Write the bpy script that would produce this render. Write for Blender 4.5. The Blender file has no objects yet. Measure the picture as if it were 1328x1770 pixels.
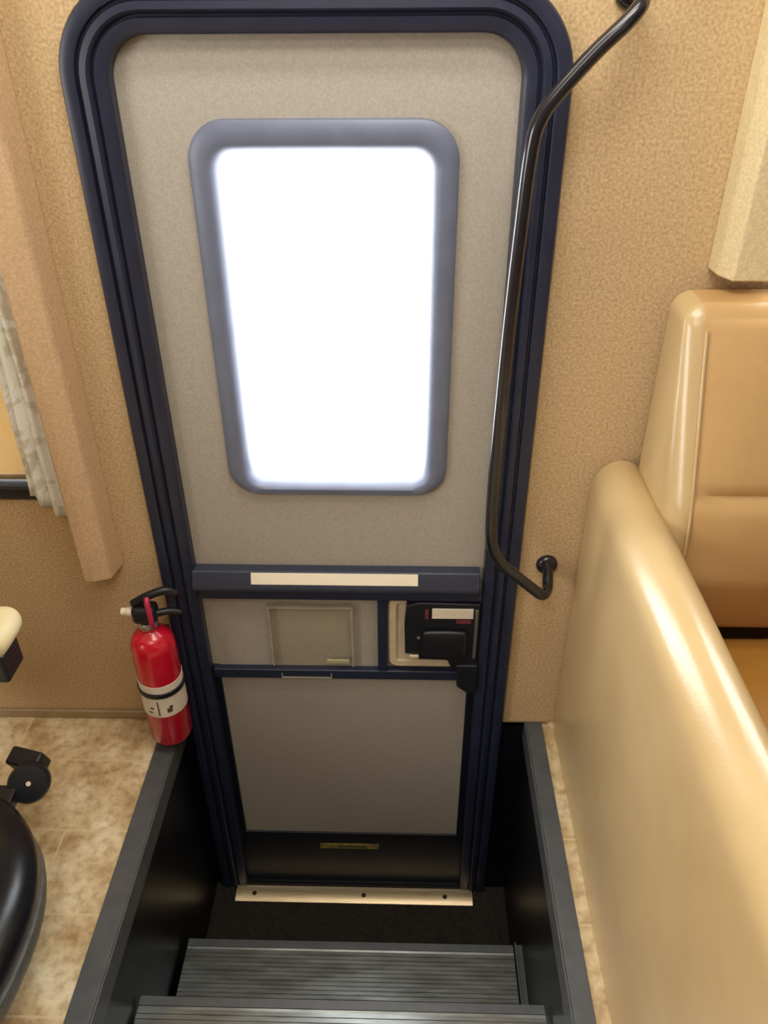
import bpy, bmesh, math, random
from mathutils import Vector, Matrix
random.seed(4)
PI = math.pi
sc = bpy.context.scene
COL = sc.collection

# ------------------------------------------------------------------ camera
W_, H_ = 1328, 1770
F_PX, PITCH, YAW, ROLL = 1377.4, .58153, .02884, -.00717
CAM = Vector((.11749, -1.26, 1.3984))
fw = Vector((-math.sin(YAW) * math.cos(PITCH), math.cos(YAW) * math.cos(PITCH), -math.sin(PITCH)))
rt = Vector((math.cos(YAW), math.sin(YAW), 0))
up = rt.cross(fw)
r2 = rt * math.cos(ROLL) + up * math.sin(ROLL)
u2 = -rt * math.sin(ROLL) + up * math.cos(ROLL)
cd = bpy.data.cameras.new('camera')
cd.sensor_fit = 'VERTICAL'; cd.sensor_height = 36.0; cd.lens = 36.0 * F_PX / H_
cd.clip_start = .02
cam = bpy.data.objects.new('camera', cd); COL.objects.link(cam)
M = Matrix((r2, u2, -fw)).transposed().to_4x4(); M.translation = CAM
cam.matrix_world = M
sc.camera = cam

# ------------------------------------------------------------------ light
sc.view_settings.view_transform = 'Standard'
sc.view_settings.look = 'None'
sc.view_settings.gamma = 1
sc.view_settings.use_curve_mapping = False
sc.view_settings.exposure = 0.0
w = bpy.data.worlds.new('sky'); sc.world = w; w.use_nodes = True
w.node_tree.nodes['Background'].inputs[0].default_value = (1, .99, .99, 1)
w.node_tree.nodes['Background'].inputs[1].default_value = 11.5


def area(name, loc, aim, sx, sy, power, color):
    l = bpy.data.lights.new(name, 'AREA'); l.shape = 'RECTANGLE'; l.size = sx; l.size_y = sy
    l.energy = power; l.color = color
    o = bpy.data.objects.new(name, l); COL.objects.link(o); o.location = loc
    o.rotation_euler = (Vector(aim) - Vector(loc)).to_track_quat('-Z', 'Y').to_euler()
    return o


area('ceiling_lamp', (.25, -.62, 1.98), (.25, -.55, 0), .6, .3, 6.5, (1, .96, .89))
area('added_upper_wall_fill', (.0, -.28, 1.98), (.0, -.2, 0), .9, .1, 4.5, (1, .96, .89))  # unseen fill light, added to brighten the top of the door wall
area('added_overhead_fill', (-.1, -1.45, 1.98), (-.1, -1.25, 0), .8, .4, 6.5, (1, .97, .91))  # second overhead fill, added to shape the falloff on floor and door
area('windshield_daylight', (-2.05, -1.5, 1.2), (0, -.6, .6), 1.2, .9, 32, (.98, .97, .95))
area('galley_window_daylight', (1.0, -2.2, 1.35), (.3, 0, .5), 1.1, .6, 1.5, (1, .97, .92))


# ------------------------------------------------------------------ materials
def mat(name, c, rough=.5, metal=0, c2=None, scale=60, bump=0, bscale=None, spec=.5, coat=0, detail=4, lo=.35, hi=.65, stretch=None, sheen=0):
    m = bpy.data.materials.new(name); m.use_nodes = True
    nt = m.node_tree; b = nt.nodes['Principled BSDF']
    b.inputs['Roughness'].default_value = rough; b.inputs['Metallic'].default_value = metal
    b.inputs['Specular IOR Level'].default_value = spec
    b.inputs['Coat Weight'].default_value = coat; b.inputs['Coat Roughness'].default_value = .15
    b.inputs['Base Color'].default_value = (*c, 1)
    if c2 is None: c2 = tuple(x * .88 for x in c)
    tc = nt.nodes.new('ShaderNodeTexCoord'); mp = nt.nodes.new('ShaderNodeMapping')
    if stretch: mp.inputs['Scale'].default_value = stretch
    nt.links.new(tc.outputs['Object'], mp.inputs[0])
    n = nt.nodes.new('ShaderNodeTexNoise'); n.inputs['Scale'].default_value = scale; n.inputs['Detail'].default_value = detail
    nt.links.new(mp.outputs[0], n.inputs['Vector'])
    r = nt.nodes.new('ShaderNodeValToRGB')
    r.color_ramp.elements[0].position = lo; r.color_ramp.elements[1].position = hi
    r.color_ramp.elements[0].color = (*c2, 1); r.color_ramp.elements[1].color = (*c, 1)
    nt.links.new(n.outputs[0], r.inputs[0]); nt.links.new(r.outputs[0], b.inputs['Base Color'])
    if bump:
        n2 = nt.nodes.new('ShaderNodeTexNoise'); n2.inputs['Scale'].default_value = bscale or scale
        n2.inputs['Detail'].default_value = 3
        nt.links.new(mp.outputs[0], n2.inputs['Vector'])
        bp = nt.nodes.new('ShaderNodeBump'); bp.inputs['Strength'].default_value = bump; bp.inputs['Distance'].default_value = .002
        nt.links.new(n2.outputs[0], bp.inputs['Height']); nt.links.new(bp.outputs[0], b.inputs['Normal'])
    return m


def lin(r, g, b):
    f = lambda v: ((v / 255 + .055) / 1.055) ** 2.4 if v > 10 else v / 255 / 12.92
    return (f(r), f(g), f(b))


M_wall = mat('speckled_tan_wall', lin(220, 194, 152), .92, c2=lin(180, 151, 110), scale=210, bump=.35, bscale=280, spec=.2, detail=8, lo=.28, hi=.72)
M_plain = mat('brown_cabin_wall', lin(120, 92, 66), .8)
M_ceil = mat('cream_ceiling', lin(225, 215, 195), .9)
M_skin = mat('door_skin_greige', lin(182, 175, 163), .55, c2=lin(170, 163, 151), scale=260, bump=.25, bscale=300, spec=.35)
M_frame = mat('navy_black_frame', lin(40, 45, 66), .36, c2=lin(36, 41, 60), scale=20, spec=.5)
M_winring = mat('glare_greyed_window_surround', lin(112, 120, 142), .42, c2=lin(106, 114, 135), scale=25, spec=.6)  # black plastic; the window's veiling glare is mixed into this grey
M_dark = mat('black_plastic', lin(26, 28, 34), .4, scale=30)
M_well = mat('black_well_lining', lin(12, 16, 22), .34, scale=12, spec=.5)
M_curb = mat('charcoal_trim', lin(86, 89, 92), .42, scale=40, c2=lin(78, 81, 84))
M_tread = mat('charcoal_ribbed_tread', lin(138, 142, 141), .25, metal=.5, c2=lin(104, 107, 104), scale=9, stretch=(1, 5, 1))
M_carpet = mat('dark_brown_mat', lin(44, 36, 28), .95, c2=lin(30, 25, 20), scale=90, bump=.5)
M_alu = mat('brushed_gold_aluminium', lin(226, 205, 165), .36, metal=.55, c2=lin(205, 182, 142), scale=14, stretch=(1, 30, 30))
M_screw = mat('dark_screw', lin(50, 42, 35), .5, metal=.6)
M_vinyl = mat('tan_vinyl', lin(208, 182, 134), .27, c2=lin(199, 172, 124), scale=7, bump=.10, bscale=240, spec=.8, lo=.3, hi=.7)
M_vinylb = mat('caramel_vinyl', lin(208, 170, 116), .36, c2=lin(197, 158, 104), scale=6, bump=.12, bscale=240, spec=.5, lo=.3, hi=.7)
M_seat = mat('ochre_vinyl', lin(190, 140, 62), .42, c2=lin(178, 128, 54), scale=6, bump=.1, bscale=240)
M_pad = mat('beige_fabric_pad', lin(216, 184, 146), .85, c2=lin(200, 168, 130), scale=220, bump=.5, bscale=160, spec=.2)
M_padr = mat('cream_fabric_pad', lin(232, 216, 172), .6, c2=lin(218, 200, 156), scale=220, bump=.5, bscale=160, spec=.3)
M_red = mat('red_enamel', lin(205, 16, 44), .25, c2=lin(195, 14, 40), scale=8, coat=.5)
M_label = mat('white_paper', lin(235, 225, 208), .6, c2=lin(225, 214, 196), scale=30)
M_strip = mat('ivory_strip', lin(250, 240, 218), .5, c2=lin(245, 234, 210), scale=15)
M_nozzle = mat('white_plastic', lin(250, 238, 212), .45)
M_steel = mat('bright_steel', lin(190, 190, 190), .3, metal=.9)
M_yel = mat('yellow_sticker', lin(190, 170, 70), .5, c2=lin(120, 110, 70), scale=40)
M_rail = mat('glossy_black_rail', lin(30, 30, 36), .22, scale=20, spec=.6, coat=.3)
M_cream = mat('cream_leatherette', lin(225, 210, 165), .45, c2=lin(215, 198, 152), scale=20)
M_bez = mat('beige_latch_bezel', lin(216, 200, 168), .5)
M_chair = mat('black_chair_plastic', lin(22, 26, 32), .3, scale=10, c2=lin(16, 20, 26))
M_chrim = mat('dark_grey_piping', lin(98, 100, 98), .5, scale=60, c2=lin(80, 82, 80))
M_board = mat('vinyl_baseboard', lin(170, 146, 108), .6, scale=20)


def tile_mat():
    m = bpy.data.materials.new('cream_stone_tile'); m.use_nodes = True
    nt = m.node_tree; b = nt.nodes['Principled BSDF']; b.inputs['Roughness'].default_value = .42
    N = nt.nodes.new; L = nt.links.new
    tc = N('ShaderNodeTexCoord'); mp = N('ShaderNodeMapping')
    mp.inputs['Location'].default_value = (.73 + .36 * 20, .469, 0)
    L(tc.outputs['Object'], mp.inputs[0])
    br = N('ShaderNodeTexBrick'); br.offset = .5; br.offset_frequency = 4; br.squash = 1
    br.inputs['Scale'].default_value = 1; br.inputs['Brick Width'].default_value = .36; br.inputs['Row Height'].default_value = .172
    br.inputs['Mortar Size'].default_value = .0028; br.inputs['Mortar Smooth'].default_value = .3; br.inputs['Bias'].default_value = 0
    br.inputs['Color1'].default_value = (1, 1, 1, 1); br.inputs['Color2'].default_value = (.93, .9, .86, 1); br.inputs['Mortar'].default_value = (1, 1, 1, 1)
    L(mp.outputs[0], br.inputs['Vector'])
    n1 = N('ShaderNodeTexNoise'); n1.inputs['Scale'].default_value = 11; n1.inputs['Detail'].default_value = 7; n1.inputs['Roughness'].default_value = .62
    L(tc.outputs['Object'], n1.inputs['Vector'])
    r1 = N('ShaderNodeValToRGB'); e = r1.color_ramp.elements
    e[0].position = .34; e[0].color = (*lin(188, 158, 114), 1); e[1].position = .68; e[1].color = (*lin(246, 234, 200), 1)
    k = r1.color_ramp.elements.new(.5); k.color = (*lin(224, 204, 162), 1)
    L(n1.outputs[0], r1.inputs[0])
    n2 = N('ShaderNodeTexNoise'); n2.inputs['Scale'].default_value = 52; n2.inputs['Detail'].default_value = 4
    L(tc.outputs['Object'], n2.inputs['Vector'])
    r2_ = N('ShaderNodeValToRGB'); r2_.color_ramp.elements[0].position = .3; r2_.color_ramp.elements[0].color = (.62, .53, .42, 1)
    r2_.color_ramp.elements[1].position = .55; r2_.color_ramp.elements[1].color = (1, 1, 1, 1)
    L(n2.outputs[0], r2_.inputs[0])
    m1 = N('ShaderNodeMixRGB'); m1.blend_type = 'MULTIPLY'; m1.inputs[0].default_value = .8
    L(r1.outputs[0], m1.inputs[1]); L(r2_.outputs[0], m1.inputs[2])
    m2 = N('ShaderNodeMixRGB'); m2.blend_type = 'MULTIPLY'; m2.inputs[0].default_value = .7
    L(m1.outputs[0], m2.inputs[1]); L(br.outputs['Color'], m2.inputs[2])
    m3 = N('ShaderNodeMixRGB'); m3.inputs[2].default_value = (*lin(226, 206, 160), 1)
    mu = N('ShaderNodeMath'); mu.operation = 'MULTIPLY'; mu.inputs[1].default_value = .7
    L(br.outputs['Fac'], mu.inputs[0]); L(mu.outputs[0], m3.inputs[0]); L(m2.outputs[0], m3.inputs[1])
    L(m3.outputs[0], b.inputs['Base Color'])
    return m


M_tile = tile_mat()


def glass_mat(name, tint, gl=.06, rough=.02):
    m = bpy.data.materials.new(name); m.use_nodes = True
    nt = m.node_tree; nt.nodes.clear()
    o = nt.nodes.new('ShaderNodeOutputMaterial'); t = nt.nodes.new('ShaderNodeBsdfTransparent'); t.inputs[0].default_value = (*tint, 1)
    g = nt.nodes.new('ShaderNodeBsdfGlossy'); g.inputs['Roughness'].default_value = rough
    mx = nt.nodes.new('ShaderNodeMixShader'); mx.inputs[0].default_value = gl
    nt.links.new(t.outputs[0], mx.inputs[1]); nt.links.new(g.outputs[0], mx.inputs[2]); nt.links.new(mx.outputs[0], o.inputs[0])
    return m


M_glass = glass_mat('window_glass', (.97, .99, 1))
M_clear = glass_mat('tinted_clear_plastic', (1, .997, .965), .04, .15)


def translucent(name, c, amount, pattern=False):
    m = bpy.data.materials.new(name); m.use_nodes = True
    nt = m.node_tree; nt.nodes.clear(); N = nt.nodes.new; L = nt.links.new
    o = N('ShaderNodeOutputMaterial'); d = N('ShaderNodeBsdfDiffuse'); t = N('ShaderNodeBsdfTranslucent'); mx = N('ShaderNodeMixShader')
    mx.inputs[0].default_value = amount
    d.inputs[0].default_value = (*c, 1); t.inputs[0].default_value = (*c, 1)
    if pattern:
        tc = N('ShaderNodeTexCoord'); n = N('ShaderNodeTexNoise'); n.inputs['Scale'].default_value = 26; n.inputs['Detail'].default_value = 2
        n.inputs['Distortion'].default_value = 1.5
        L(tc.outputs['Object'], n.inputs['Vector'])
        r = N('ShaderNodeValToRGB'); r.color_ramp.elements[0].position = .42; r.color_ramp.elements[0].color = (*lin(228, 222, 204), 1)
        r.color_ramp.elements[1].position = .52; r.color_ramp.elements[1].color = (*c, 1)
        L(n.outputs[0], r.inputs[0]); L(r.outputs[0], d.inputs[0]); L(r.outputs[0], t.inputs[0])
    L(d.outputs[0], mx.inputs[1]); L(t.outputs[0], mx.inputs[2]); L(mx.outputs[0], o.inputs[0])
    return m


M_shade = translucent('tan_day_shade', lin(226, 206, 165), .22)
M_curtain = translucent('white_lace_curtain', lin(252, 251, 242), .08, True)


# ------------------------------------------------------------------ helpers
def wloc(o):
    v = Vector((0, 0, 0))
    while o: v += Vector(o.location); o = o.parent
    return v


def obj(name, bm, m, parent=None, smooth=False, bevel=0, seg=3, sub=0, angle=35, **props):
    """link a bmesh built in world coordinates as one mesh object"""
    if parent: bmesh.ops.translate(bm, verts=bm.verts, vec=-wloc(parent))
    bmesh.ops.recalc_face_normals(bm, faces=bm.faces)
    me = bpy.data.meshes.new(name); bm.to_mesh(me); bm.free()
    o = bpy.data.objects.new(name, me); COL.objects.link(o)
    me.materials.append(m)
    if parent: o.parent = parent
    if bevel:
        b = o.modifiers.new('bevel', 'BEVEL'); b.width = bevel; b.segments = seg; b.limit_method = 'ANGLE'; b.angle_limit = math.radians(angle)
    if sub:
        s = o.modifiers.new('sub', 'SUBSURF'); s.levels = sub; s.render_levels = sub
    if smooth or bevel or sub:
        me.polygons.foreach_set('use_smooth', [True] * len(me.polygons))
        if not sub: me.set_sharp_from_angle(angle=math.radians(38)) if not bevel else None
    if bevel:
        wn = o.modifiers.new('wn', 'WEIGHTED_NORMAL'); wn.keep_sharp = True
    for k, v in props.items(): o[k] = v
    return o


def box(bm, x0, x1, y0, y1, z0, z1, mtx=None):
    vs = [bm.verts.new((x, y, z)) for x in (x0, x1) for y in (y0, y1) for z in (z0, z1)]
    for f in ((0, 1, 3, 2), (4, 6, 7, 5), (0, 4, 5, 1), (2, 3, 7, 6), (0, 2, 6, 4), (1, 5, 7, 3)):
        bm.faces.new([vs[i] for i in f])
    if mtx: bmesh.ops.transform(bm, matrix=mtx, verts=vs)
    return vs


def bx(*a, mtx=None):
    bm = bmesh.new(); box(bm, *a, mtx=mtx); return bm


def thing(name, label, cat, loc=(0, 0, 0), group=None):
    o = bpy.data.objects.new(name, None); COL.objects.link(o); o.location = loc
    o.empty_display_size = .05
    o['label'] = label; o['category'] = cat
    if group: o['group'] = group
    return o


def structure(o, label, cat):
    o['kind'] = 'structure'; o['label'] = label; o['category'] = cat
    return o


def rrect(cx, cz, hw, z0, z1, r, n=8, r_bot=None):
    """rounded rectangle outline in xz, ccw from bottom-left"""
    rb = r if r_bot is None else r_bot
    pts = []
    for (px, pz, a0, rr) in ((cx + hw - rb, z0 + rb, -PI / 2, rb), (cx + hw - r, z1 - r, 0, r), (cx - hw + r, z1 - r, PI / 2, r), (cx - hw + rb, z0 + rb, PI, rb)):
        for i in range(n + 1):
            a = a0 + PI / 2 * i / n
            pts.append((px + rr * math.cos(a), pz + rr * math.sin(a)))
    return pts


def ring(profile, outline, closed=True):
    """profile: list of (inset, y); outline(inset)->pts. Bridges successive outlines into a moulding."""
    bm = bmesh.new(); rows = []
    for ins, y in profile:
        rows.append([bm.verts.new((x, y, z)) for x, z in outline(ins)])
    n = len(rows[0]); k = len(rows)
    for a in range(k):
        A = rows[a]; B = rows[(a + 1) % k]
        for i in range(n if closed else n - 1):
            j = (i + 1) % n
            bm.faces.new((A[i], A[j], B[j], B[i]))
    if not closed:
        bm.faces.new([r[0] for r in rows]); bm.faces.new([r[-1] for r in reversed(rows)])
    return bm


def catmull(P, n=8):
    P = [Vector(p) for p in P]; out = []
    Q = [P[0] * 2 - P[1]] + P + [P[-1] * 2 - P[-2]]
    for i in range(1, len(Q) - 2):
        for k in range(n):
            t = k / n
            out.append(.5 * ((2 * Q[i]) + (Q[i + 1] - Q[i - 1]) * t + (2 * Q[i - 1] - 5 * Q[i] + 4 * Q[i + 1] - Q[i + 2]) * t * t + (3 * Q[i] - Q[i - 1] - 3 * Q[i + 1] + Q[i + 2]) * t ** 3))
    out.append(P[-1]); return out


def tube(bm, pts, r, seg=14, smooth_path=True, n=8):
    P = catmull(pts, n) if smooth_path else [Vector(p) for p in pts]
    rr = r if callable(r) else (lambda t: r)
    prev = None; rings = []
    for i, p in enumerate(P):
        d = (P[min(i + 1, len(P) - 1)] - P[max(i - 1, 0)]).normalized()
        if prev is None:
            a = d.orthogonal().normalized()
        else:
            a = (prev - d * prev.dot(d)).normalized()
        prev = a; b = d.cross(a); R_ = rr(i / (len(P) - 1))
        rings.append([bm.verts.new(p + (a * math.cos(2 * PI * k / seg) + b * math.sin(2 * PI * k / seg)) * R_) for k in range(seg)])
    for A, B in zip(rings, rings[1:]):
        for k in range(seg):
            bm.faces.new((A[k], A[(k + 1) % seg], B[(k + 1) % seg], B[k]))
    bm.faces.new(list(reversed(rings[0]))); bm.faces.new(rings[-1])


def lathe(bm, prof, c, axis=(0, 0, 1), seg=36):
    ax = Vector(axis).normalized(); a = ax.orthogonal().normalized(); b = ax.cross(a); c = Vector(c); rings = []
    for r, h in prof:
        if r < 1e-6: rings.append([bm.verts.new(c + ax * h)])
        else: rings.append([bm.verts.new(c + ax * h + (a * math.cos(2 * PI * k / seg) + b * math.sin(2 * PI * k / seg)) * r) for k in range(seg)])
    for A, B in zip(rings, rings[1:]):
        for k in range(seg):
            j = (k + 1) % seg
            if len(A) == 1 and len(B) == 1: continue
            if len(A) == 1: bm.faces.new((A[0], B[k], B[j]))
            elif len(B) == 1: bm.faces.new((A[k], A[j], B[0]))
            else: bm.faces.new((A[k], A[j], B[j], B[k]))
    if len(rings[0]) > 1: bm.faces.new(list(reversed(rings[0])))
    if len(rings[-1]) > 1: bm.faces.new(rings[-1])


def extrude_x(bm, prof, x0, x1):
    """closed profile [(y,z)] extruded along x"""
    A = [bm.verts.new((x0, y, z)) for y, z in prof]; B = [bm.verts.new((x1, y, z)) for y, z in prof]
    n = len(prof)
    for i in range(n): bm.faces.new((A[i], A[(i + 1) % n], B[(i + 1) % n], B[i]))
    bm.faces.new(A); bm.faces.new(list(reversed(B)))


def cushion(x0, x1, y0, y1, z0, z1, r, puff=.0, warp=None, n=10):
    """rounded box with slightly puffed faces"""
    bm = bmesh.new()
    bmesh.ops.create_cube(bm, size=2)
    bmesh.ops.subdivide_edges(bm, edges=bm.edges, cuts=n * 2 - 1, use_grid_fill=True)
    h = Vector(((x1 - x0) / 2, (y1 - y0) / 2, (z1 - z0) / 2)); c = Vector(((x0 + x1) / 2, (y0 + y1) / 2, (z0 + z1) / 2))
    for v in bm.verts:
        q = []
        for k in range(3):
            t = v.co[k]; a = h[k]; s = 1 if t >= 0 else -1; t = abs(t)
            # concentrate rows near the rounded edges
            q.append(s * (t / .6 * (a - r) if t < .6 else (a - r) + (t - .6) / .4 * r))
        p = Vector(q); inn = Vector([max(-(h[k] - r), min(h[k] - r, p[k])) for k in range(3)])
        d = p - inn
        if d.length > 1e-9:
            m_ = max(abs(d.x), abs(d.y), abs(d.z)); p = inn + d.normalized() * m_
        if puff:
            u = [max(0, 1 - (p[k] / h[k]) ** 2) for k in range(3)]
            for k in range(3):
                i, j = [q_ for q_ in range(3) if q_ != k]
                if abs(p[k]) > h[k] - r * .999: p[k] += math.copysign(puff * u[i] * u[j], p[k])
        v.co = p + c
        if warp: v.co = Vector(warp(v.co))
    return bm


# ------------------------------------------------------------------ setting: shell
def wall_with_holes(x0, x1, z0, z1, y0, y1, holes):
    bm = bmesh.new()
    xs = sorted({x0, x1, *[h[0] for h in holes], *[h[1] for h in holes]})
    zs = sorted({z0, z1, *[h[2] for h in holes], *[h[3] for h in holes]})
    V = {}
    def v(i, j, y):
        if (i, j, y) not in V: V[(i, j, y)] = bm.verts.new((xs[i], y, zs[j]))
        return V[(i, j, y)]
    solid = lambda i, j: 0 <= i < len(xs) - 1 and 0 <= j < len(zs) - 1 and not any(
        h[0] <= (xs[i] + xs[i + 1]) / 2 <= h[1] and h[2] <= (zs[j] + zs[j + 1]) / 2 <= h[3] for h in holes)
    for i in range(len(xs) - 1):
        for j in range(len(zs) - 1):
            if not solid(i, j): continue
            bm.faces.new([v(i, j, y0), v(i + 1, j, y0), v(i + 1, j + 1, y0), v(i, j + 1, y0)])
            bm.faces.new([v(i, j, y1), v(i, j + 1, y1), v(i + 1, j + 1, y1), v(i + 1, j, y1)])
            if not solid(i - 1, j): bm.faces.new([v(i, j, y0), v(i, j + 1, y0), v(i, j + 1, y1), v(i, j, y1)])
            if not solid(i + 1, j): bm.faces.new([v(i + 1, j, y0), v(i + 1, j, y1), v(i + 1, j + 1, y1), v(i + 1, j + 1, y0)])
            if not solid(i, j - 1): bm.faces.new([v(i, j, y0), v(i, j, y1), v(i + 1, j, y1), v(i + 1, j, y0)])
            if not solid(i, j + 1): bm.faces.new([v(i, j + 1, y0), v(i + 1, j + 1, y0), v(i + 1, j + 1, y1), v(i, j + 1, y1)])
    return bm


DX0, DX1, DTOP = -.315, .295, 1.358
WELL_L, WELL_R, WELL_F, LAND = -.382, .400, -.765, -.65
holes = [(DX0, DX1, 0, DTOP), (-1.45, -.545, .607, 1.40), (.70, 1.55, 1.06, 1.50)]
wb = wall_with_holes(-2.2, 2.6, 0, 2.05, 0, .05, [(DX0, DX1, -.01, DTOP)] + holes[1:])
structure(obj('wall_back', wb, M_wall), 'speckled tan textured wall around the entry door', 'wall')
wk = wall_with_holes(WELL_L - .02, WELL_R + .02, LAND - .05, -.0005, 0, .05, [(DX0, DX1, LAND + .004, 0)])
structure(obj('wall_stairwell_back', wk, M_well), 'black lining below floor level around the door bottom', 'wall')
structure(obj('wall_left', bx(-2.25, -2.2, -2.3, .05, 0, 2.05), M_plain), 'plain tan wall at the cab end, outside the picture', 'wall')
structure(obj('wall_right', bx(2.6, 2.65, -2.3, .05, 0, 2.05), M_plain), 'plain tan wall at the rear end, outside the picture', 'wall')
structure(obj('wall_front', bx(-2.2, 2.6, -2.35, -2.3, 0, 2.05), M_plain), 'plain tan wall behind the camera', 'wall')
structure(obj('ceiling', bx(-2.25, 2.65, -2.35, .05, 2.05, 2.10), M_ceil), 'cream ceiling above the picture', 'ceiling')
bm = bmesh.new()
box(bm, -2.25, WELL_L, WELL_F, 0, -.04, 0); box(bm, WELL_R, 2.65, WELL_F, 0, -.04, 0); box(bm, -2.25, 2.65, -2.35, WELL_F, -.04, 0)
structure(obj('floor', bm, M_tile), 'cream and brown stone-look tile floor beside the step well', 'floor')
structure(obj('wall_stairwell_left', bx(WELL_L - .02, WELL_L, WELL_F, 0, LAND - .05, -.041), M_well), 'glossy black left side of the step well', 'wall')
structure(obj('wall_stairwell_right', bx(WELL_R, WELL_R + .02, WELL_F, 0, LAND - .05, -.041), M_well), 'glossy black right side of the step well', 'wall')
structure(obj('wall_stairwell_front', bx(WELL_L, WELL_R, WELL_F - .02, WELL_F, LAND - .05, -.041), M_well), 'black riser at the near end of the step well', 'wall')
structure(obj('floor_landing', bx(WELL_L, WELL_R, WELL_F, 0, LAND - .04, LAND), M_carpet), 'dark brown matted landing at the foot of the door', 'floor')
# curbs: L section trims capping both edges of the well
for nm, xa, xb, xin, lab in (('trim_1', -.424, WELL_L, 1, 'charcoal edge trim along the left rim of the step well'), ('trim_2', WELL_R, .435, -1, 'charcoal edge trim along the right rim of the step well')):
    bm = bmesh.new()
    box(bm, xa, xb, WELL_F, -.001, .0005, .007)
    if xin == 1: box(bm, xb, xb + .004, WELL_F, -.001, -.05, .007)
    else: box(bm, xa - .004, xa, WELL_F, -.001, -.05, .007)
    structure(obj(nm, bm, M_curb, bevel=.0015, seg=2), lab, 'trim')
structure(obj('baseboard_left', bx(-2.2, -.45, -.008, -.0005, .0005, .024), M_board, bevel=.003), 'thin tan baseboard under the carpeted wall, left of the door', 'baseboard')
structure(obj('baseboard_right', bx(.36, .45, -.006, -.0005, .008, .012), M_board), 'thin strip at the wall foot right of the door', 'baseboard')

# ------------------------------------------------------------------ door frame
FCX = -.010
def door_outline(ins):
    hw = .356 - ins; top = 1.415 - ins; r = max(.125 - ins, .02)
    pts = [(FCX + hw, LAND + .002)]
    for i in range(13):
        a = PI / 2 * i / 12; pts.append((FCX + hw - r + r * math.cos(a), top - r + r * math.sin(a)))
    for i in range(13):
        a = PI / 2 + PI / 2 * i / 12; pts.append((FCX - hw + r + r * math.cos(a), top - r + r * math.sin(a)))
    pts.append((FCX - hw, LAND + .002)); return pts
prof = [(0, -.0005), (0, -.012), (.003, -.016), (.018, -.019), (.022, -.017), (.0235, -.009), (.026, -.009), (.029, -.017), (.038, -.018), (.042, -.014), (.0435, -.006), (.046, -.006),
        (.048, -.013), (.062, -.012), (.067, -.008), (.068, .0115), (.060, .0115), (.054, -.0005)]
fr = obj('trim_3', ring(prof, door_outline, closed=False), M_frame, smooth=True)
structure(fr, 'navy black stepped moulding with rounded top corners around the entry door', 'door frame')

# ------------------------------------------------------------------ the door
door = bpy.data.objects.new('door_1', None); COL.objects.link(door); door.location = (FCX, .03, LAND + .035)
structure(door, 'tall greige entry door with a bright rounded window', 'door')
SX0, SX1 = -.312, .292
WCX, WHW, WZ0, WZ1 = -.005, .2015, .604, 1.242
def slab_with_window(z0, z1, y0, y1):
    return wall_with_holes(SX0, SX1, z0, z1, y0, y1, [(WCX - WHW + .03, WCX + WHW - .03, WZ0 + .018, WZ1 - .032)])
obj('upper_panel', slab_with_window(.40, 1.355, .012, .045), M_skin, door, label='greige textured panel holding the window')
obj('middle_panel', bx(SX0, SX1, .016, .045, .155, .3995), M_skin, door)
obj('lower_panel', bx(-.284, .262, .014, .045, -.438, .1545), M_skin, door, label='plain greige bottom panel')
bm = bmesh.new()
box(bm, SX0, SX1, .010, .045, LAND + .006, -.4385)
box(bm, SX0, -.2845, .008, .045, -.438, .1545); box(bm, .2625, SX1, .008, .045, -.438, .1545)
obj('bottom_rail', bm, mat('black_navy_border', lin(20, 25, 38), .4, scale=20), door, bevel=.002, seg=2, label='black bottom border and stiles of the door')
# window surround
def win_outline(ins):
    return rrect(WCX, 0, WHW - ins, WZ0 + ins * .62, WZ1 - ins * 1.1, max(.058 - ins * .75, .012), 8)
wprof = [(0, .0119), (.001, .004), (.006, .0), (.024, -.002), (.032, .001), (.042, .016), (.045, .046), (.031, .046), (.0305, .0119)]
wf = obj('window_frame', ring(wprof, win_outline), M_winring, door, smooth=True, label='black rounded window surround, greyed by glare painted into its colour')
bm = bmesh.new(); vs = [bm.verts.new((x, .036, z)) for x, z in win_outline(.043)]; bm.faces.new(vs)
bmesh.ops.solidify(bm, geom=bm.faces[:], thickness=.004)
obj('glass', bm, M_glass, wf)
# cross bar with ivory strip
bm = bmesh.new()
extrude_x(bm, [(.012, .434), (-.007, .4335), (-.0115, .431), (-.024, .404), (-.024, .394), (-.020, .388), (-.008, .386), (.012, .386)], FCX - .292, FCX + .280)
bar = obj('push_bar', bm, mat('dark_slate_bar', lin(56, 62, 80), .42, scale=20), door, bevel=.0015, seg=2, label='slate grey cross bar')
bm = bmesh.new(); extrude_x(bm, [(-.0117, .4308), (-.0129, .4312), (-.0226, .4092), (-.0214, .4087)], -.184, .148)
obj('bar_strip', bm, M_strip, bar, bevel=.0006, seg=1, label='ivory strip along the cross bar')
obj('lower_lip', bx(FCX - .284, FCX + .284, -.012, .0118, .362, .3855), M_frame, door, bevel=.002)
obj('middle_rail', bx(FCX - .284, FCX + .284, -.004, .0135, .132, .158), M_frame, door, bevel=.003)
obj('mullion', bx(.066, .086, -.004, .0155, .1585, .3615), M_frame, door, bevel=.002)
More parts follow.
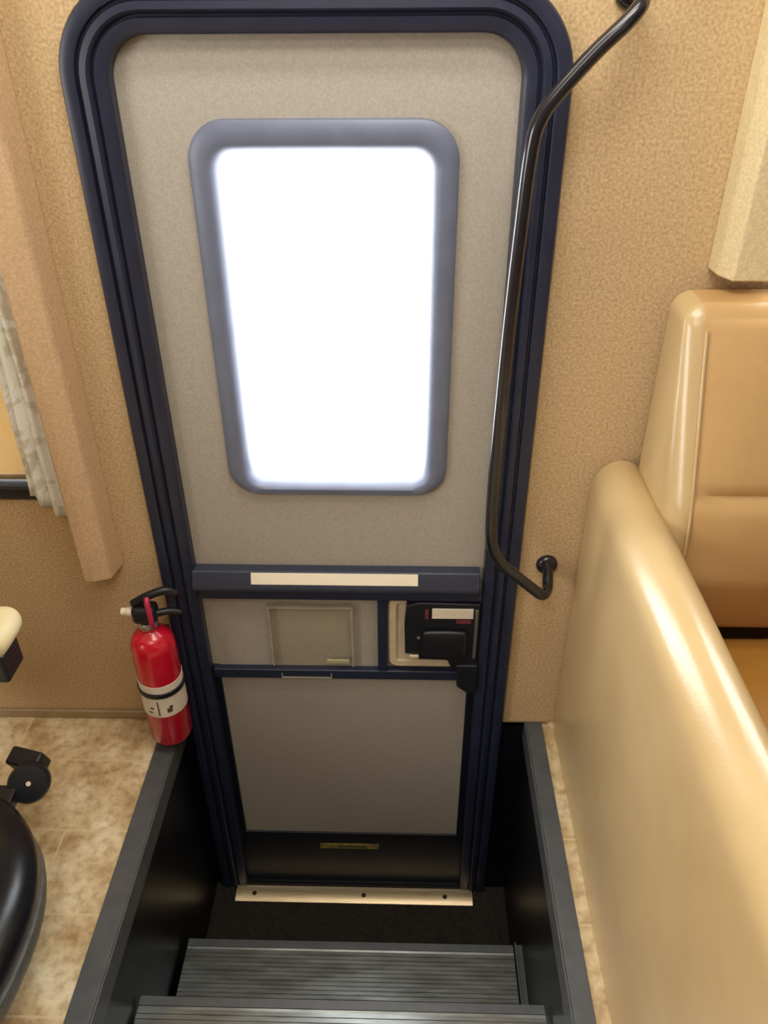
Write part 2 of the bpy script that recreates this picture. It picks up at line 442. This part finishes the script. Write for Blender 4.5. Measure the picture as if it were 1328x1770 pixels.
# clear sliding pane over the hand hole
bm = bmesh.new()
box(bm, -.160, .012, .004, .008, .150, .342)
sp = obj('sliding_pane', bm, M_clear, door, bevel=.001, seg=2, label='clear yellowed plastic slider')
bm = bmesh.new()
box(bm, -.166, .016, .001, .0105, .327, .332); box(bm, .010, .014, .001, .011, .165, .326)
box(bm, -.163, -.159, .001, .011, .165, .326); box(bm, -.145, -.035, -.0062, -.0045, .136, .139); box(bm, -.145, -.143, -.0062, -.0045, .139, .150); box(bm, -.037, -.035, -.0062, -.0045, .139, .150)
obj('slider_edge', bm, mat('yellowed_plastic_edge', lin(172, 167, 146), .3), sp)
obj('pull_tab', bx(-.045, .004, -.001, .0035, .176, .186), mat('pale_pull_tab', lin(182, 177, 138), .35), sp, bevel=.001)
# latch
bm = ring([(0, .0155), (0, .006), (.003, .003), (.016, .003), (.019, .006), (.019, .0155)], lambda i: rrect(.182, 0, .094 - i, .166 + i, .3605 - i, max(.02 - i * .7, .004), 5))
latch = obj('latch_bezel', bm, M_bez, door, smooth=True, label='beige bezel around the latch')
bm = bmesh.new()
extrude_poly = [(.126, .352), (.150, .3605), (.276, .358), (.276, .200), (.262, .170), (.226, .172), (.214, .204), (.150, .206), (.146, .218), (.124, .222), (.122, .300)]
A = [bm.verts.new((x, -.016, z)) for x, z in extrude_poly]; B = [bm.verts.new((x, .014, z)) for x, z in extrude_poly]
n = len(A)
for i in range(n): bm.faces.new((A[i], A[(i + 1) % n], B[(i + 1) % n], B[i]))
bm.faces.new(A); bm.faces.new(list(reversed(B)))
lp = bx(.094, .278, .0085, .0155, .172, .3545)
body = obj('latch_body', bm, M_dark, door, bevel=.003, label='black latch body')
bm = bmesh.new(); extr = [(.232, .196), (.278, .196), (.278, .118), (.262, .112), (.236, .134)]
A = [bm.verts.new((x, -.024, z)) for x, z in extr]; B = [bm.verts.new((x, .0, z)) for x, z in extr]; n = len(A)
for i in range(n): bm.faces.new((A[i], A[(i + 1) % n], B[(i + 1) % n], B[i]))
bm.faces.new(A); bm.faces.new(list(reversed(B)))
obj('latch_lever', bm, M_dark, body, bevel=.003, label='black latch lever')
obj('bezel_floor', lp, M_bez, latch)
obj('latch_paddle', cushion(.160, .250, -.030, -.0165, .226, .292, .006, .002, n=5), M_dark, body, smooth=True)
obj('latch_label', bx(.178, .262, -.0185, -.0162, .322, .348), M_label, body, bevel=.0006, seg=1, label='white label on the latch')
bm = bmesh.new(); box(bm, .228, .258, -.018, -.0162, .309, .318); box(bm, .164, .171, -.018, -.0162, .320, .345)
obj('latch_mark', bm, mat('faded_red_mark', lin(120, 50, 62), .5), body, label='faded red mark')
obj('latch_plate', bx(.266, .272, -.018, -.0162, .212, .345), M_steel, body, bevel=.0005, seg=1, label='bright edge of the strike plate')
bm = bmesh.new(); lathe(bm, [(.004, 0), (.004, .002), (.002, .003), (0, .003)], (.152, -.0162, .268), (0, -1, 0), 12)
obj('latch_screw', bm, M_steel, body, smooth=True)
obj('latch_hook', bx(.133, .153, -.022, -.0162, .214, .222), M_bez, body, bevel=.002)
# sticker on bottom border
obj('sticker', bx(-.094, .061, .0085, .0098, -.502, -.482), M_yel, door, label='small yellow rectangular sticker')
bm = bmesh.new(); box(bm, -.045, .028, .0080, .00845, -.496, -.488)
obj('sticker_print', bm, mat('dim_print', lin(95, 92, 70), .6), bpy.data.objects['sticker'])

# threshold bar
t = thing('threshold_bar', 'pale gold aluminium bar screwed to the landing at the door foot', 'threshold', (-.01, -.04, LAND))
bm = bmesh.new()
pr = [(-.010, LAND + .0005)] + [(-.010 - .046 * i / 8, LAND + .0015 + .0065 * math.sin(PI * (i + .6) / 9.2)) for i in range(9)] + [(-.056, LAND + .0005)]
extrude_x(bm, pr, -.325, .312)
obj('bar', bm, M_alu, t, smooth=True)
for x in (-.275, .020, .238):
    bm = bmesh.new(); lathe(bm, [(.006, 0), (.006, .0012), (.003, .002), (0, .002)], (x, -.036, LAND + .0075), (0, 0, 1), 14)
    obj('screw', bm, M_screw, t, smooth=True)


# ------------------------------------------------------------------ steps
def step(x0, x1, ynose, yback, z, zlow, label):
    t = thing('entry_step', label, 'step', ((x0 + x1) / 2, yback, z), 'black ribbed steps in the entry well')
    pr = [(yback, z - .022), (ynose - .0, z - .022), (ynose, z - .006), (ynose - .003, z - .001)]
    y = ynose - .017
    pr += [(y + .004, z)]
    while y > yback + .011:
        pr += [(y, z - .0018), (y - .0022, z - .0018), (y - .0032, z), (y - .0085, z)]; y -= .0095
    pr += [(yback, z)]
    bm = bmesh.new(); extrude_x(bm, pr, x0, x1)
    obj('tread', bm, M_tread, t)
    bm = bmesh.new(); extrude_x(bm, [(ynose + .004, z + .003), (ynose + .004, z - .026), (ynose - .001, z - .026), (ynose - .001, z + .0005), (ynose - .013, z + .0005), (ynose - .013, z + .003)], x0, x1)
    obj('nosing', bm, M_curb, t, bevel=.001, seg=2, label='smooth charcoal nosing')
    obj('riser', bx(x0 + .004, x1 - .004, ynose - .02, ynose - .012, zlow + .001, z - .0225), M_well, t)
    return t


s1 = step(-.370, .378, -.276, -.522, -.44, LAND, 'lower ribbed charcoal step just above the landing')
s2 = step(-.376, .392, -.511, -.763, -.21, -.44, 'upper ribbed charcoal step, cut by the bottom of the picture')
bm = bmesh.new(); box(bm, .381, .384, -.511, -.268, -.447, -.431); box(bm, .386, .399, -.511, -.268, -.447, -.443)
obj('side_bracket', bm, M_curb, s1, label='thin metal bracket at the right end')

# ------------------------------------------------------------------ grab rail
t = thing('grab_rail', 'long bent glossy black grab rail right of the door', 'handrail', (.398, 0, .455))
bm = bmesh.new()
tube(bm, [(.411, -.006, 1.392), (.412, -.045, 1.390), (.409, -.073, 1.380), (.392, -.083, 1.361), (.358, -.083, 1.329), (.318, -.083, 1.285), (.297, -.083, 1.255), (.287, -.083, 1.215),
          (.2815, -.083, 1.10), (.277, -.083, .968), (.2745, -.083, .85), (.273, -.083, .724), (.2735, -.083, .62), (.278, -.083, .560), (.297, -.083, .516), (.330, -.083, .484), (.364, -.083, .453),
          (.383, -.078, .436), (.395, -.055, .432), (.399, -.030, .442), (.400, -.006, .452)], .0105, 18, n=6)
obj('rail', bm, M_rail, t, smooth=True)
for p in ((.400, 0, .452), (.411, 0, 1.392)):
    bm = bmesh.new(); lathe(bm, [(.021, .0005), (.021, .006), (.018, .011), (.014, .013), (.0, .013)], p, (0, -1, 0), 28)
    for q in (-1, 1): lathe(bm, [(.003, 0), (.003, .0085), (0, .0095)], (p[0], -.004, p[2] + q * .016), (0, -1, 0), 10)
    obj('mounting_flange', bm, M_rail, t, smooth=True)

# ------------------------------------------------------------------ fire extinguisher
ex, ey, ez = -.386, -.072, .034
t = thing('fire_extinguisher', 'small red fire extinguisher strapped upright beside the door frame', 'fire extinguisher', (ex, ey, ez))
R0 = .045
bm = bmesh.new()
lathe(bm, [(0, 0), (.034, 0), (.041, .003), (R0, .012), (R0, .255), (.0435, .270), (.038, .284), (.028, .294), (.018, .299), (.0155, .302), (.0155, .312), (0, .312)], (ex, ey, ez), seg=48)
cyl = obj('cylinder', bm, M_red, t, smooth=True)
bm = bmesh.new(); lathe(bm, [(R0 + .0002, .094), (R0 + .0009, .094), (R0 + .0009, .180), (R0 + .0002, .180)], (ex, ey, ez), seg=48)
lab = obj('paper_label', bm, M_label, cyl, smooth=True, label='white wrap label')
bm = bmesh.new()   # printed marks on the label
def patch(bm, a0, a1, z0, z1, r=R0 + .0013, n=4):
    P = [[bm.verts.new((ex + rr * math.cos(a0 + (a1 - a0) * i / n), ey + rr * math.sin(a0 + (a1 - a0) * i / n), z)) for i in range(n + 1)] for z in (z0, z1) for rr in (r - .0003, r)]
    a, b, c, d = P   # z0 inner, z0 outer, z1 inner, z1 outer
    for i in range(n):
        bm.faces.new((b[i], b[i + 1], d[i + 1], d[i])); bm.faces.new((a[i], c[i], c[i + 1], a[i + 1]))
        bm.faces.new((a[i], a[i + 1], b[i + 1], b[i])); bm.faces.new((c[i], d[i], d[i + 1], c[i + 1]))
    bm.faces.new((a[0], b[0], d[0], c[0])); bm.faces.new((a[-1], c[-1], d[-1], b[-1]))
aa = -PI / 2
patch(bm, aa - .02, aa + .05, ez + .100, ez + .140, n=2); patch(bm, aa + .38, aa + .62, ez + .106, ez + .118); patch(bm, aa + .50, aa + .66, ez + .116, ez + .124)
patch(bm, aa - .38, aa - .2, ez + .117, ez + .122); patch(bm, aa - .5, aa - .3, ez + .105, ez + .109)
obj('label_print', bm, mat('dark_label_print', lin(110, 80, 72), .6), lab)
bm = bmesh.new(); lathe(bm, [(R0 + .0012, .149), (R0 + .0032, .150), (R0 + .0032, .161), (R0 + .0012, .162)], (ex, ey, ez), seg=48)
st = obj('strap', bm, M_dark, t, smooth=True, label='black rubber strap')
bm = bmesh.new(); box(bm, ex - .013, ex + .013, ey + R0 + .0035, -.001, ez + .02, ez + .25); box(bm, ex - .02, ex + .02, ey + .01, -.001, ez - .004, ez - .0005)
obj('wall_bracket', bm, M_dark, t, bevel=.002)
bm = bmesh.new(); lathe(bm, [(.017, .306), (.019, .309), (.019, .318), (.016, .322), (.0, .322)], (ex, ey, ez), seg=24)
obj('collar', bm, M_steel, t, smooth=True, label='pale metal collar')
hd = obj('valve_head', cushion(ex - .026, ex + .022, ey - .019, ey + .019, ez + .3225, ez + .362, .011, n=5), M_dark, t, smooth=True, label='black valve head')
bm = bmesh.new()
tube(bm, [(ex - .022, ey, ez + .364), (ex + .010, ey, ez + .384), (ex + .042, ey + .01, ez + .390), (ex + .060, ey + .016, ez + .378)], .0085, 10)
obj('top_lever', bm, M_dark, t, smooth=True)
bm = bmesh.new()
tube(bm, [(ex + .018, ey, ez + .340), (ex + .042, ey + .01, ez + .338), (ex + .062, ey + .016, ez + .330)], .0075, 10)
obj('carry_handle', bm, M_dark, t, smooth=True)
bm = bmesh.new()
tube(bm, [(ex + .015, ey - .021, ez + .325), (ex + .016, ey - .023, ez + .345), (ex + .013, ey - .018, ez + .375), (ex + .010, ey - .008, ez + .386)], .0055, 10)
obj('safety_tab', bm, mat('crimson_plastic', lin(190, 40, 80), .35), t, smooth=True, label='crimson safety tab')
bm = bmesh.new(); lathe(bm, [(.0, 0), (.0095, .0), (.0095, .012), (.0075, .014), (.0075, .024), (.0035, .024), (.0035, .020), (0, .020)], (ex - .0245, ey, ez + .343), (-1, 0, .04), 20)
obj('nozzle', bm, M_nozzle, t, smooth=True, label='short white nozzle pointing left')

# ------------------------------------------------------------------ left window, shade, curtain, side board
wx0, wx1, wz0, wz1 = -1.45, -.545, .607, 1.40
win = bpy.data.objects.new('window_1', None); COL.objects.link(win); win.location = (-1.0, .03, .63)
structure(win, 'black framed side window left of the door behind a tan shade', 'window')
o_ = lambda i: rrect((wx0 + wx1) / 2, 0, (wx1 - wx0) / 2 + .012 - i, wz0 - .012 + i, wz1 + .012 - i, max(.04 - i, .01), 5)
obj('window_frame', ring([(0, -.0005), (0, -.006), (.004, -.009), (.024, -.009), (.028, -.005), (.029, .045), (.0125, .045), (.0125, -.0005)], o_), M_dark, win, smooth=True)
bm = bmesh.new(); vs = [bm.verts.new((x, .040, z)) for x, z in o_(.028)]; bm.faces.new(vs); bmesh.ops.solidify(bm, geom=bm.faces[:], thickness=.004)
obj('glass', bm, M_glass, win)
t = thing('roller_blind', 'tan day shade pulled down inside the left window', 'blind', (-1.0, .02, wz0 + .02))
obj('blind_cloth', bx(wx0 + .02, wx1 - .02, .0185, .0195, wz0 + .030, wz1 - .02), M_shade, t)
obj('bottom_bar', bx(wx0 + .02, wx1 - .02, .014, .024, wz0 + .0185, wz0 + .0295), M_board, t, bevel=.003)

# lace curtain: wavy thin cloth with slanting hem
bm = bmesh.new(); NU, NV = 34, 30; G = []
for j in range(NV + 1):
    row = []
    for i in range(NU + 1):
        u = i / NU; x = -.572 + .062 * u - .012 * (1 - j / NV) * (1 - u) * 0
        zb = .618 - .055 * u
        z = zb + (1.48 - zb) * j / NV
        y = -.030 + .0075 * math.sin(u * PI * 5 + .4 * math.sin(j * .5)) + .002 * math.sin(j * .9)
        row.append(bm.verts.new((x + .022 * (j / NV) ** 1.1 * (1 - u) , y, z)))
    G.append(row)
for j in range(NV):
    for i in range(NU): bm.faces.new((G[j][i], G[j][i + 1], G[j + 1][i + 1], G[j + 1][i]))
o = obj('curtain', bm, M_curtain, smooth=True)
sd = o.modifiers.new('thick', 'SOLIDIFY'); sd.thickness = .001
o['label'] = 'narrow strip of white patterned lace curtain beside the left window'; o['category'] = 'curtain'

t = thing('window_valance', 'tall beige fabric wrapped side board left of the door', 'valance', (-.47, 0, .445), 'fabric wrapped window surrounds')
def padded(x0, x1, y0, y1, z0, z1): return bx(x0, x1, y0, y1, z0, z1)
def board(poly, z0, z1):
    bm = bmesh.new(); A = [bm.verts.new((x, y, z0)) for x, y in poly]; B = [bm.verts.new((x, y, z1)) for x, y in poly]; n = len(poly)
    for i in range(n): bm.faces.new((A[i], A[(i + 1) % n], B[(i + 1) % n], B[i]))
    bm.faces.new(A); bm.faces.new(list(reversed(B))); return bm
obj('side_board', board([(-.500, -.0005), (-.500, -.058), (-.496, -.062), (-.478, -.062), (-.450, -.052), (-.447, -.046), (-.4385, -.0005)], .442, 1.62), M_pad, t, bevel=.004, seg=3, angle=15)
obj('top_board', padded(-1.56, -.4385, -.10, -.0005, 1.621, 1.80), M_pad, t, bevel=.008)
t = thing('window_valance', 'cream fabric wrapped side board above the sofa back', 'valance', (.61, 0, 1.03), 'fabric wrapped window surrounds')
obj('side_board', board([(.588, -.0005), (.590, -.040), (.603, -.070), (.668, -.070), (.668, -.0005)], 1.030, 1.62), M_padr, t, bevel=.004, seg=3, angle=15)
obj('top_board', padded(.581, 1.70, -.12, -.0005, 1.621, 1.80), M_padr, t, bevel=.008)
win = bpy.data.objects.new('window_2', None); COL.objects.link(win); win.location = (1.1, .03, 1.06)
structure(win, 'black framed window above the sofa, past the picture edge', 'window')
o2 = lambda i: rrect(1.125, 0, .437 - i, 1.048 + i, 1.512 - i, max(.04 - i, .01), 5)
obj('window_frame', ring([(0, -.0005), (0, -.006), (.004, -.009), (.024, -.009), (.028, -.005), (.029, .045), (.0125, .045), (.0125, -.0005)], o2), M_dark, win, smooth=True)
bm = bmesh.new(); vs = [bm.verts.new((x, .040, z)) for x, z in o2(.028)]; bm.faces.new(vs); bmesh.ops.solidify(bm, geom=bm.faces[:], thickness=.004)
obj('glass', bm, M_glass, win)

# ------------------------------------------------------------------ sofa
t = thing('sofa', 'tan vinyl sofa against the wall right of the door', 'sofa', (1.1, -.35, 0))
AX0, AX1, AT = .457, .552, .700
def arm_mesh():
    bm = bmesh.new(); rows = []
    prof = []
    r = .047; cx = (AX0 + AX1) / 2; hw = (AX1 - AX0) / 2
    prof.append((AX0 + .004, .002)); prof.append((AX0 + .001, .03)); prof.append((AX0, .2)); prof.append((AX0, .45)); prof.append((AX0 + .0, .62))
    for i in range(0, 17):
        a = PI - PI * i / 16; prof.append((cx + hw * math.cos(a), AT - .06 + .06 * math.sin(a)))
    prof += [(AX1, .62), (AX1, .45), (AX1, .2), (AX1, .002)]
    ys = [(-.003, .03), (-.006, .016), (-.014, .006), (-.028, .0), (-.2, 0), (-.45, 0), (-.7, 0), (-.93, 0), (-.955, .006), (-.968, .016), (-.972, .03)]
    for y, ins in ys:
        row = []
        for x, z in prof:
            k = 1 - ins / (hw)
            zz = z if z < .3 else z - ins * min(1, (z - .3) / .35)
            row.append(bm.verts.new((cx + (x - cx) * (1 - ins * 4), y, zz)))
        rows.append(row)
    n = len(prof)
    for A, B in zip(rows, rows[1:]):
        for i in range(n): bm.faces.new((A[i], A[(i + 1) % n], B[(i + 1) % n], B[i]))
    bm.faces.new(rows[0]); bm.faces.new(list(reversed(rows[-1])))
    return bm
obj('armrest', arm_mesh(), M_vinyl, t, smooth=True, label='broad tan vinyl armrest end with rounded top')
LEAN = [(.40, -.205), (.47, -.205), (.60, -.235), (.72, -.225), (.87, -.165), (1.03, -.105)]
def lean(z):
    if z <= LEAN[0][0]: return LEAN[0][1]
    for (a, p), (b, q) in zip(LEAN, LEAN[1:]):
        if z <= b:
            k = (z - a) / (b - a); return p + (q - p) * k
    return LEAN[-1][1]
def backwarp(p):
    k = max(0, min(1, (-p.y - .03) / .14))
    y = p.y + (lean(p.z) + .17) * k
    if k > .9 and p.x > .563:
        f = min(1, (p.x - .563) / .03)
        for z0, z1 in ((.47, .745), (.745, .99)):
            if z0 < p.z < z1: y -= .013 * f * math.sin(PI * (p.z - z0) / (z1 - z0)) ** .5
        y += .008 * f * math.exp(-((p.z - .745) / .006) ** 2)
    return (p.x, y, p.z)
bk = obj('backrest', cushion(.531, 2.0, -.17, -.014, .455, 1.008, .030, .004, backwarp, n=34), M_vinylb, t, smooth=True, label='caramel vinyl backrest with a horizontal seam and paler side')
bk.data.materials.append(M_vinyl)
for p in bk.data.polygons:
    if p.center.x + 1.1 < .5585: p.material_index = 1
bm = bmesh.new()
tube(bm, [(.5605, lean(z) - .0035, z) for z in (.50, .6, .7, .8, .9, .975)], .0026, 8)
obj('piping', bm, M_vinyl, t, smooth=True)
obj('seat_cushion', cushion(.556, 2.0, -.80, -.20, .32, .46, .035, .012, n=8), M_seat, t, smooth=True, label='ochre vinyl seat cushion')
obj('base', bx(.556, 2.0, -.74, -.01, .002, .318), M_vinyl, t, bevel=.01)

# ------------------------------------------------------------------ cab seat at the left edge
t = thing('captain_chair', 'black based swivel chair with cream armrest cut by the left edge', 'chair', (-.75, -.58, 0))
bm = bmesh.new(); lathe(bm, [(.20, .001), (.20, .012), (.17, .02), (.09, .028), (.075, .09), (.075, .128)], (-.77, -.585, 0), seg=40)
obj('pedestal', bm, M_dark, t, smooth=True)
bm = bmesh.new()
def superell(bm, c, prof, ex=2.4, seg=56, sx=1, sy=1):
    rows = []
    for r, z in prof:
        row = []
        for k in range(seg):
            a = 2 * PI * k / seg; ca, sa = math.cos(a), math.sin(a)
            row.append(bm.verts.new((c[0] + sx * r * math.copysign(abs(ca) ** (2 / ex), ca), c[1] + sy * r * math.copysign(abs(sa) ** (2 / ex), sa), z)))
        rows.append(row)
    for A, B in zip(rows, rows[1:]):
        for k in range(seg): bm.faces.new((A[k], A[(k + 1) % seg], B[(k + 1) % seg], B[k]))
    bm.faces.new(list(reversed(rows[0]))); bm.faces.new(rows[-1])
superell(bm, (-.757, -.608), [(.23, .13), (.262, .132), (.280, .138), (.286, .152), (.284, .175), (.272, .195), (.25, .205)], 2.3)
sh = obj('seat_shell', bm, M_chair, t, smooth=True, label='black rounded plastic seat shell')
bm = bmesh.new()
superell(bm, (-.757, -.608), [(.250, .080), (.272, .086), (.284, .10), (.288, .120), (.286, .134), (.276, .1375), (.24, .1295), (.24, .086)], 2.3)
obj('shell_rim', bm, M_chrim, sh, smooth=True, label='dark grey rim under the seat shell')
obj('seat_cushion', cushion(-1.02, -.60, -.83, -.42, .206, .33, .04, .01, n=6), M_cream, t, smooth=True)
obj('backrest', cushion(-1.12, -1.021, -.86, -.28, .30, 1.06, .04, .01, n=6), M_cream, t, smooth=True)
obj('armrest', cushion(-.95, -.502, -.372, -.272, .520, .570, .024, .004, n=6), M_cream, t, smooth=True, label='cream padded armrest')
bm = bmesh.new(); box(bm, -.93, -.515, -.352, -.292, .462, .5185); box(bm, -.85, -.80, -.345, -.300, .16, .4615); box(bm, -.85, -.80, -.46, -.345, .14, .19)
obj('armrest_bracket', bm, M_dark, t, bevel=.006)
ax = Vector((.25, -.75, .60)).normalized(); kc = Vector((-.584, -.302, .150))
bm = bmesh.new(); lathe(bm, [(.0, -.02), (.034, -.02), (.038, -.012), (.038, .004), (.034, .010), (.012, .012), (0, .012)], kc, ax, 36)
kn = obj('recline_knob', bm, M_dark, t, smooth=True, label='round black recline knob')
bm = bmesh.new(); lathe(bm, [(.0045, .0), (.0045, .0015), (0, .002)], kc + ax * .0122 + Vector((.002, 0, .002)), ax, 12)
obj('knob_dot', bm, M_nozzle, kn, smooth=True, label='tiny white dot')
mt = Matrix.Translation((-.605, -.252, .150)) @ Matrix.Rotation(-.25, 4, 'Z') @ Matrix.Rotation(.35, 4, 'X')
obj('recline_handle', bx(-.034, .034, -.018, .018, -.022, .022, mtx=mt), M_dark, t, bevel=.006)
bm = bmesh.new(); box(bm, -.66, -.60, -.36, -.31, .125, .155)
obj('handle_mount', bm, M_dark, t, bevel=.004)
